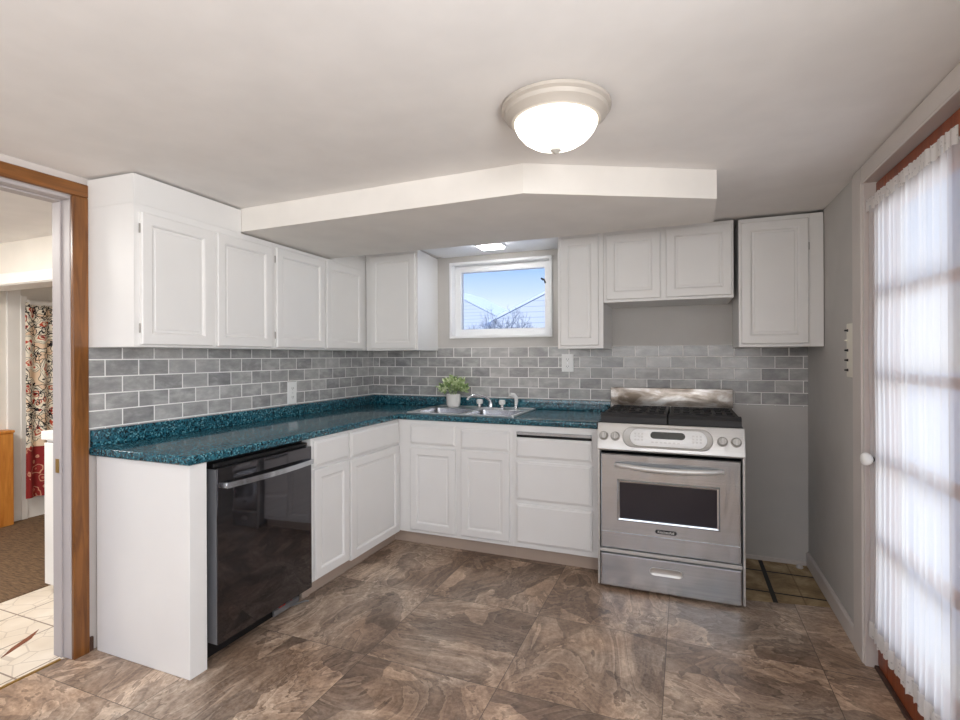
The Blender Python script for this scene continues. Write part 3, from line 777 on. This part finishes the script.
# ------------------------------------------------------------------ dishwasher
dw = thing('dishwasher', 'black stainless dishwasher under the teal countertop', 'dishwasher', (.006, -2.106, 0), PI / 2)
b = MB(); b.box(.004, .590, -.56, -.02, .10, .852); b.build('body', 'dark', dw)
b = MB(); b.box(.006, .588, -.624, -.562, .088, .830, .004, 2); d_ = b.build('door', 'blacksteel', dw, 40)
b = MB(); b.box(.0035, .0058, -.621, -.570, .092, .826); b.build('edge_strip', 'graymetal', d_)
b = MB(); b.box(.010, .584, -.600, -.562, .831, .848, .002); b.build('control_strip', 'dark', dw)
b = MB(); n = 14
b.loops([[(x, y + dy, z + dz) for dy, dz in ((-.006, -.012), (.006, -.012), (.006, .012), (-.006, .012))] for x, y, z in
         [(.030 + .535 * k / n, -.652 - .020 * math.sin(PI * k / n), .757) for k in range(n + 1)]])
for xx in (.034, .561): b.box(xx - .008, xx + .008, -.655, -.622, .746, .768, .002)
b.build('handle', 'steel', dw, 40)
b = MB(); b.box(.0, .592, -.535, -.50, .003, .099); b.build('kick_plate', 'dark', dw)
b = MB(); b.box(.39, .565, -.560, -.545, .012, .040, .002); b.tube([(.50, -.565, .02), (.58, -.585, .012), (.60, -.59, .004)], .004, 6); b.build('bracket', 'graymetal', dw)
b = MB()
for xx in (.43, .455): b.lathe([(.006, 0), (.011, .006), (.009, .024), (.004, .027)], (xx, -.555, .040), 10)
b.tube([(.455, -.555, .05), (.48, -.56, .058), (.51, -.557, .044)], .0035, 6)
b.build('wire_connector', 'red', dw, 40)
for xx in (.03, .56):
    b = MB(); b.lathe([(.014, 0.001), (.014, .008), (.006, .010), (.006, .09)], (xx, -.49, 0), 10); b.build('levelling_foot', 'graymetal', dw, 40)

# ------------------------------------------------------------------ range
rg = thing('range', 'stainless steel gas range with black grates and oven window', 'range', (1.994, -.008, 0))
b = MB(); b.box(.004, .741, -.690, -.03, .035, .905, .002); b.build('body', 'graymetal', rg)
for xx in (.0, .733):
    b = MB(); b.box(xx, xx + .012, -.742, -.688, .012, .772, .002); b.build('side_trim', 'panelsteel', rg)
b = MB(); b.box(.012, .733, -.690, -.686, .016, .778); b.build('gap_panel', 'gap', rg)
# oven door: raised frame round the window, a crease above the lower band
od = MB()
x0, x1, z0, z1, yf, yb = .020, .724, .230, .752, -.757, -.692
gx0, gx1, gz0, gz1 = .122, .612, .400, .600
od.panel(x0, x1, z0, z1, [(0, yb), (0, yf + .006), (.005, yf)])
bm = od.b
top = max(bm.faces, key=lambda f: (round(-f.calc_center_median().y, 4), f.calc_area())); bm.faces.remove(top)
O = [v for v in bm.verts if abs(v.co.y - yf) < 1e-5]
def get(sx, sz): return max(O, key=lambda v: v.co.x * sx + v.co.z * sz)
A = [get(-1, -1), get(1, -1), get(1, 1), get(-1, 1)]
ins = [(gx0 - .014, gz0 - .014), (gx1 + .014, gz0 - .014), (gx1 + .014, gz1 + .014), (gx0 - .014, gz1 + .014)]
r1 = [bm.verts.new((x, yf - .001, z)) for x, z in ins]
r2 = [bm.verts.new((x + (.006 if i in (0, 3) else -.006), yf - .007, z + (.006 if i < 2 else -.006))) for i, (x, z) in enumerate(ins)]
r3 = [bm.verts.new((x, yf - .005, z)) for x, z in ((gx0, gz0), (gx1, gz0), (gx1, gz1), (gx0, gz1))]
r4 = [bm.verts.new((v.co.x, yf + .010, v.co.z)) for v in r3]
for a_, c_ in ((A, r1), (r1, r2), (r2, r3), (r3, r4)):
    for i in range(4):
        j = (i + 1) % 4; bm.faces.new((a_[i], a_[j], c_[j], c_[i]))
od.box(x0 + .001, x1 - .001, yf - .004, yf + .004, z0 + .002, z0 + .090, .0025)
oven = od.build('oven_door', 'steel', rg)
b = MB(); b.box(gx0 - .002, gx1 + .002, yf + .004, yf + .012, gz0 - .002, gz1 + .002); b.build('oven_window', 'ovenglass', oven)
b = MB(); n = 20; rings = []
for k in range(n + 1):
    t_ = k / n; x = .098 + .545 * t_; bow = math.sin(PI * t_)
    y = yf - .012 - .042 * bow ** .55; z = .698 - .010 * bow
    rz_ = .009 + .008 * bow ** .5; ry_ = .007 + .007 * bow ** .5
    rings.append([(x, y + ry_ * math.cos(q), z + rz_ * math.sin(q)) for q in [2 * PI * i / 12 for i in range(12)]])
b.loops(rings)
for xx in (.105, .636): b.box(xx - .009, xx + .009, yf - .020, yf + .002, .685, .703, .003)
b.build('handle', 'panelsteel', oven, 50)
b = MB(); b.prism(stadium(.362, .348, .108, .021), yf - .003, yf + .001, 'y'); bd = b.build('badge', 'dark', oven)
tc = bpy.data.curves.new('badge_lettering', 'FONT'); tc.body = 'KitchenAid'; tc.size = .0185; tc.align_x = 'CENTER'; tc.align_y = 'CENTER'; tc.extrude = .0004
tc.materials.append(MAT['whiteplastic'])
tmp_ = bpy.data.objects.new('lettering_source', tc); COL.objects.link(tmp_)
bpy.context.view_layer.update()
lm = bpy.data.meshes.new_from_object(tmp_.evaluated_get(bpy.context.evaluated_depsgraph_get()))
bpy.data.objects.remove(tmp_)
to = bpy.data.objects.new('badge_lettering', lm); COL.objects.link(to); to.parent = bd
to.location = (.362, yf - .0036, .348); to.rotation_euler = (PI / 2, 0, 0)
# storage drawer
b = MB(); b.panel(.018, .726, .014, .197, [(0, -.692), (0, -.752), (.003, -.757), (.008, -.758)]); dwr = b.build('storage_drawer', 'steel', rg)
b = MB(); b.box(.014, .730, -.758, -.70, .203, .222, .003); b.build('ledge_trim', 'panelsteel', rg)
b = MB()
so, si, sd = stadium(.362, .131, .168, .044), stadium(.362, .131, .150, .030), stadium(.362, .131, .140, .022)
b.loops([[(x, -.757, z) for x, z in so], [(x, -.763, z) for x, z in stadium(.362, .131, .162, .039)], [(x, -.761, z) for x, z in si], [(x, -.7585, z) for x, z in sd]], cap0=False)
b.build('recessed_pull', 'panelsteel', dwr, 35)
# control panel, sloping
cp = bpy.data.objects.new('control_panel', None)
bpy.data.objects.remove(cp)
b = MB(); b.prism([(0, 0), (.145, 0), (.145, .045), (-.0, .055)], 0, .749, 'x')
# profile (y,z) -> local frame: face at y = 0
b = MB(); hgt = .152
b.box(-.002, .747, 0, .05, 0, hgt, .006, 3)
cpo = b.build('control_panel', 'panelsteel', rg, 40)
cpo.location = (0, -.762, .776); cpo.rotation_euler = (math.radians(-18), 0, 0)
b = MB()
po, pi_ = stadium(.366, .077, .462, .116, 14), stadium(.366, .077, .425, .098, 14)
b.loops([[(x, .0005, z) for x, z in po], [(x, -.004, z) for x, z in stadium(.366, .077, .454, .110, 14)], [(x, -.0005, z) for x, z in pi_]], cap0=False)
b.build('bezel_ring', 'bezel', cpo, 40)
b = MB(); b.loops([[(x, .0, z) for x, z in stadium(.372, .077, .390, .092, 14)], [(x, -.005, z) for x, z in stadium(.372, .077, .390, .092, 14)], [(x, -.008, z) for x, z in stadium(.372, .077, .380, .082, 14)]], cap0=False)
kp = b.build('keypad', 'whiteplastic', cpo, 40)
b = MB(); b.prism(stadium(.372, .091, .176, .038, 10), -.0095, -.007, 'y'); b.build('display', 'display', cpo)
rows = []
for xs_ in (.205, .500):
    rows.append([(xs_ + .018 * i, cz_, .011, .010) for i in range(3) for cz_ in (.063, .079, .095)])
rows.append([(.295 + .022 * i, .053, .013, .007) for i in range(7)])
KG = plain('key_grey', (222, 221, 218), .4)
for rw in rows:
    kb = MB()
    for cx_, cz_, a_, c_ in rw: kb.box(cx_ - a_ / 2, cx_ + a_ / 2, -.0088, -.0075, cz_ - c_ / 2, cz_ + c_ / 2, .0004)
    kb.build('key_group', KG, kp)['kind'] = 'stuff'
for kx in (.034, .098, .640, .704):
    b = MB(); b.lathe_y([(.026, .0005), (.026, -.003), (.0215, -.005), (.0205, -.024), (.018, -.028), (.002, -.0285)], (kx, 0, .076), 28)
    kn = b.build('knob', 'bezel', cpo, 35)
    b = MB(); b.box(kx - .003, kx + .003, -.034, -.026, .060, .092, .0015); b.build('grip', 'panelsteel', kn)
# cooktop
b = MB(); b.box(.002, .743, -.700, -.075, .903, .921, .004); b.build('cooktop', 'iron', rg, 40)
for bx in (.19, .55):
    for by in (-.24, -.53):
        b = MB(); b.lathe([(.052, .921), (.050, .929), (.036, .930), (.036, .937), (.032, .940), (.004, .941)], (bx, by, 0), 22); b.build('burner', 'iron', rg, 40)
for gx in ((.012, .367), (.377, .733)):
    g = MB(); a_, c_ = gx
    def rail(pts, wd=.018):
        g.tube(pts, wd * .5, 8)
    prof = [(-.700, .922), (-.700, .934), (-.692, .948), (-.672, .956)]
    # sloping cast front and back skirts, flat side bars, fingers over the burners
    g.prism([(-.706, .9215), (-.706, 0.9540), (-.694, 0.9700), (-.668, 0.9750), (-.655, 0.9630), (-.675, 0.9540), (-.69, .9215)], a_, c_, 'x')
    g.prism([(-.085, .921), (-.085, 0.9580), (-.10, 0.9650), (-.135, 0.9650), (-.135, 0.9530), (-.10, 0.9480), (-.10, .921)], a_, c_, 'x')
    for xx in (a_, c_ - .020): g.box(xx, xx + .020, -.66, -.13, 0.9460, 0.9650, .004)
    g.box(a_, c_, -.400, -.368, 0.9460, 0.9650, .004)
    mx = (a_ + c_) / 2
    for cy in (-.53, -.24):
        for dx_ in (-.115, -.06, .06, .115): g.box(mx + dx_ - .010, mx + dx_ + .010, cy - .142, cy - .038, 0.9500, 0.9650, .003); g.box(mx + dx_ - .010, mx + dx_ + .010, cy + .038, cy + .142, 0.9500, 0.9650, .003)
        g.box(a_ + .01, mx - .04, cy - .011, cy + .011, 0.9500, 0.9650, .003); g.box(mx + .04, c_ - .01, cy - .011, cy + .011, 0.9500, 0.9650, .003)
        g.box(mx - .011, mx + .011, cy - .142, cy - .05, 0.9500, 0.9650, .003); g.box(mx - .011, mx + .011, cy + .05, cy + .142, 0.9500, 0.9650, .003)
        g.loops([[(mx + r_ * math.cos(q), cy + r_ * math.sin(q), z_) for q in [2 * PI * i / 20 for i in range(20)]] for r_, z_ in ((.062, 0.9510), (.062, 0.9640), (.045, 0.9640), (.045, 0.9510), (.062, 0.9510))], cap0=False, cap1=False)
    for xx in (a_ + .01, c_ - .01):
        for yy in (-.64, -.15): g.box(xx - .008, xx + .008, yy - .008, yy + .008, .9205, 0.9480)
    g.build('grate', 'iron', rg)
b = MB(); b.box(-.018, .745, -.052, -.012, .900, 1.080, .004, 2); bg = b.build('backguard', 'mottledsteel', rg, 40)
b = MB(); b.box(-.004, .745, -.078, -.052, .905, .962, .003); b.build('vent_ledge', 'panelsteel', bg)
for xx in (.03, .715):
    for yy in (-.64, -.08):
        b = MB(); b.lathe([(.018, .001), (.018, .008), (.008, .010), (.008, .036)], (xx, yy, 0), 12); b.build('foot', 'dark', rg)
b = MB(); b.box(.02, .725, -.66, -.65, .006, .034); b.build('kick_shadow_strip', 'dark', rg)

# ------------------------------------------------------------------ ceiling lights
lt = thing('ceiling_light', 'round flush-mount ceiling light with frosted glass bowl and white rim', 'ceiling light', (2.075, -2.077, H))
b = MB(); b.lathe([(.160, -.0005), (.172, -.006), (.172, -.016), (.163, -.022), (.160, -.034), (.146, -.044), (.140, -.052), (.131, -.054), (.128, -.047)], (0, 0, 0), 56); b.build('rim', plain('rim_paint', (186, 178, 168), .4), lt, 35)
b = MB(); b.lathe([(.131, -.050), (.1295, -.062), (.121, -.080), (.104, -.100), (.080, -.116), (.05, -.127), (.02, -.132), (.003, -.133)], (0, 0, 0), 56, cap0=False); b.build('glass_bowl', 'dome', lt, 60)
b = MB(); b.lathe([(.010, -.131), (.017, -.136), (.017, -.141), (.010, -.146), (.005, -.150), (.001, -.151)], (0, 0, 0), 20); b.build('finial', 'pewter', lt, 40)
b = MB(); b.box(.66, 1.688, -.405, -.002, H - .007, H - .0005)
struct('trim_alcove', b, 'vinyl', 'white ceiling board between the wall cabinets above the window', 'ceiling board')
al = thing('alcove_light', 'small square lit ceiling fixture in front of the window', 'ceiling light', (1.185, -.30, H - .0068))
b = MB(); b.box(-.095, .095, -.07, .07, -.009, -.0005, .002); b.build('housing', 'vinyl', al)
b = MB(); b.box(-.080, .080, -.056, .056, -.021, -.0095, .003); b.build('diffuser', 'alcove', al)

# ------------------------------------------------------------------ outlets and switches
GO = 'white wall outlets on the backsplash'
def outlet(label, loc, rz, w_, h_):
    t = thing('outlet', label, 'outlet', loc, rz, GO)
    b = MB(); b.panel(-w_ / 2, w_ / 2, 0, h_, [(0, -.0002), (0, -.004), (.003, -.0065)]); b.build('cover_plate', 'whiteplastic', t)
    for cz in (h_ * .30, h_ * .70):
        b = MB(); b.prism(stadium(0, cz, .034, .028), -.0085, -.006, 'y'); f_ = b.build('socket', 'whiteplastic', t)
        b = MB()
        for dx in (-.007, .007): b.box(dx - .0012, dx + .0012, -.0092, -.008, cz - .002, cz + .007)
        b.lathe_y([(.0022, -.0085), (.0022, -.0092)], (0, 0, cz - .008), 8); b.build('slots', 'dark', f_)
    b = MB(); b.lathe_y([(.003, -.006), (.003, -.0085)], (0, 0, h_ / 2), 10); b.build('screw', 'chrome', t)
    return t
outlet('white outlet plate on the left backsplash above the countertop', (.006, -.975, .984), PI / 2, .082, .148)
outlet('white outlet plate on the back wall tiles right of the window', (1.666, -.006, 1.182), 0, .086, .130)
sw = thing('switch_plate', 'ivory five-gang switch plate beside the glazed door', 'light switch', (W, -.890, 1.196), -PI / 2)
b = MB(); b.panel(-.058, .062, 0, .247, [(0, -.0002), (0, -.004), (.003, -.007)]); b.build('cover_plate', 'ivory', sw)
for k in range(5):
    zc = .247 * (.87 - k * .185)
    b = MB(); b.box(-.046, -.028, -.0085, -.006, zc - .006, zc + .006); b.box(-.044, -.030, -.020, -.008, zc - .004, zc + .004, .002); b.build('toggle', 'ivory' if k == 1 else 'dark', sw)

# ------------------------------------------------------------------ glazed door with sheer curtain
ly0, ly1 = dy0 + .018, dy1 - .019
door = MB(); xa, xb = W + .030, W + .068
zB, zT = .016, 2.010
door.box(xa, xb, ly0, ly0 + .105, zB, zT, .003); door.box(xa, xb, ly1 - .105, ly1, zB, zT, .003)
door.box(xa + .001, xb - .001, ly0 + .1, ly1 - .1, 1.862, zT, .002); door.box(xa + .001, xb - .001, ly0 + .1, ly1 - .1, zB, .235, .002)
dro = struct('door_1', door, 'doorwood', 'red-brown wooden glazed door on the right wall', 'door')
zs_ = [.235 + (1.862 - .235) * k / 5 for k in range(6)]
for z in zs_[1:5]:
    b = MB(); b.box(xa + .004, xb - .004, ly0 + .1, ly1 - .1, z - .018, z + .018, .004); b.build('muntin', 'doorwood', dro)
for z, z2 in zip(zs_, zs_[1:]):
    b = MB(); b.box(xa + .016, xa + .021, ly0 + .1, ly1 - .1, z, z2); b.build('pane', 'glass', dro)
b = MB()
def xlathe(b, prof, c, n=24):
    b.loops([[(c[0] - h_, c[1] + r * math.cos(2 * PI * k / n), c[2] + r * math.sin(2 * PI * k / n)) for k in range(n)] for r, h_ in prof])
xlathe(b, [(.022, 0), (.022, .004), (.009, .006), (.009, .04)], (xa, -1.172, .876)); kb_ = b.build('knob_rose', 'dark', dro, 40)
b = MB(); xlathe(b, [(.010, .034), (.020, .040), (.026, .052), (.025, .064), (.018, .072), (.003, .075)], (xa, -1.172, .876)); b.build('knob', 'ceramic', kb_, 50)
b = MB(); b.tube([(xa - .003, -1.125, 1.20), (xa - .02, -1.135, 1.20), (xa - .022, -1.165, 1.203)], .004, 8); b.build('hook_latch', 'dark', dro)

cu = thing('sheer_curtain', 'sheer white lace-trimmed curtain covering the glazed door', 'curtain', (W + .014, 0, 0))
cy0, cy1 = -1.868, -1.146
rnd = random.Random(11)
N = 190
ph = [rnd.uniform(0, 6.28) for _ in range(6)]
def pleat(s, z):
    tz = .55 + .45 * (1.9 - z) / 1.7
    return .0055 * math.sin(s * 118 + ph[0] + .9 * math.sin(s * 13)) * tz + .0028 * math.sin(s * 191 + ph[1] + z * .5) + .003 * math.sin(s * 47 + ph[2] - z * .7)
def cloth(b, z0, z1, nz, off, amp=1., scal=0., ruffle=0., taper=True, ext=0.):
    V = []
    for j in range(nz + 1):
        z = z0 + (z1 - z0) * j / nz; row = []
        for i in range(N + 1):
            t_ = i / N; y = cy1 + ext + (cy0 - cy1 - ext) * t_; s = t_ * .75
            edge = .006 * math.sin(z * 5 + 1.) + .004 * math.sin(z * 11) if taper else 0
            yy = y + edge * (1 - t_) + .3 * pleat(s + .02, z) * amp
            x = -.012 - off + pleat(s, z) * amp + ruffle * math.sin(s * 150 + ph[3]) * (1 if ruffle else 0)
            zz = z
            if scal and j == 0: zz += scal * abs(math.sin(t_ * PI * 34))
            if scal < 0 and j == nz: zz += -scal * abs(math.sin(t_ * PI * 30))
            row.append(b.b.verts.new((min(x, .012), yy, zz)))
        V.append(row)
    for j in range(nz):
        for i in range(N): b.b.faces.new((V[j][i], V[j][i + 1], V[j + 1][i + 1], V[j + 1][i]))
b = MB(); cloth(b, .205, 1.905, 30, .004); b.build('cloth', 'sheer', cu, 180, recalc=False)
b = MB(); cloth(b, .140, .212, 3, .006, 1.1, .010); b.build('lace_hem', 'lace', cu, 180, recalc=False)
b = MB(); cloth(b, 1.888, 1.934, 4, .008, .5, -.004, .0015, False, .028); b.build('lace_header', 'lace', cu, 180, recalc=False)
b = MB(); b.tube([(-.004, cy0 - .01, 1.905), (-.004, cy1 + .012, 1.905)], .004, 10)
for yy in (cy0 - .01, cy1 + .012): b.tube([(-.004, yy, 1.905), (.015, yy, 1.905)], .004, 8)
b.build('rod', 'whiteplastic', cu)

# ------------------------------------------------------------------ adjacent room things
fcu = thing('floral_curtain', 'red, black and cream floral print curtain in the adjacent room', 'curtain', (-2.44, -.70, .172))
b = MB(); V = []
for j in range(14):
    row = []
    for i in range(90):
        t_ = i / 89; y = -.555 + 1.0 * t_; z = 1.575 * j / 13
        row.append(b.b.verts.new((.022 * math.sin(t_ * 62 + .4 * math.sin(z * 2)) * (1 - .4 * j / 13), y, z)))
    V.append(row)
for j in range(13):
    for i in range(89): b.b.faces.new((V[j][i], V[j][i + 1], V[j + 1][i + 1], V[j + 1][i]))
b.build('cloth', 'floral', fcu, 180, recalc=False)
b = MB(); b.tube([(0, -.535, 1.575), (0, .5, 1.575)], .022, 10); b.tube([(0, -.52, 1.575), (-.06, -.52, 1.575)], .008, 8); b.tube([(0, .45, 1.575), (-.06, .45, 1.575)], .008, 8); b.build('rod', 'whitetrim', fcu, 40)

wc_ = thing('wooden_cabinet', 'honey-coloured wooden cabinet against the cream far wall of the adjacent room', 'cabinet', (-2.39, -1.62, .004))
b = MB(); b.box(-.10, .0, -.28, .265, 0, .715, .004); b.build('body', 'orangewood', wc_)
b = MB(); b.box(-.105, .008, -.285, .270, .715, .735, .004); b.build('top', 'orangewood', wc_)

lc = thing('low_white_cabinet', 'low white cabinet with flat top just past the left doorway', 'cabinet', (-.855, -1.95, 0))
b = MB(); b.box(0, .52, .012, .45, .035, .846, .004); b.box(.01, .51, .05, .44, 0, .035); b.build('body', 'whitetrim', lc)
b = MB(); b.box(.012, .25, -.006, .012, .05, .83, .003); b.build('door', 'whitetrim', lc)
b = MB(); b.box(.26, .505, -.006, .012, .05, .83, .003); b.build('door', 'whitetrim', lc)
b = MB(); b.box(-.006, .53, -.012, .455, .846, .895, .005, 2); b.build('top', 'whitetrim', lc)

# loose bit of plaster in the corner
b = MB(); b.lathe([(.016, 0), (.021, .008), (.014, .022), (.004, .026)], (0, 0, 0), 7)
o = b.build('plaster_chunk', 'trim'); o.location = (3.10, -.06, -.004); o.rotation_euler = (0, 0, .4)
tag(o, 'small pale plaster chunk on the bare old floor near the corner', 'debris')
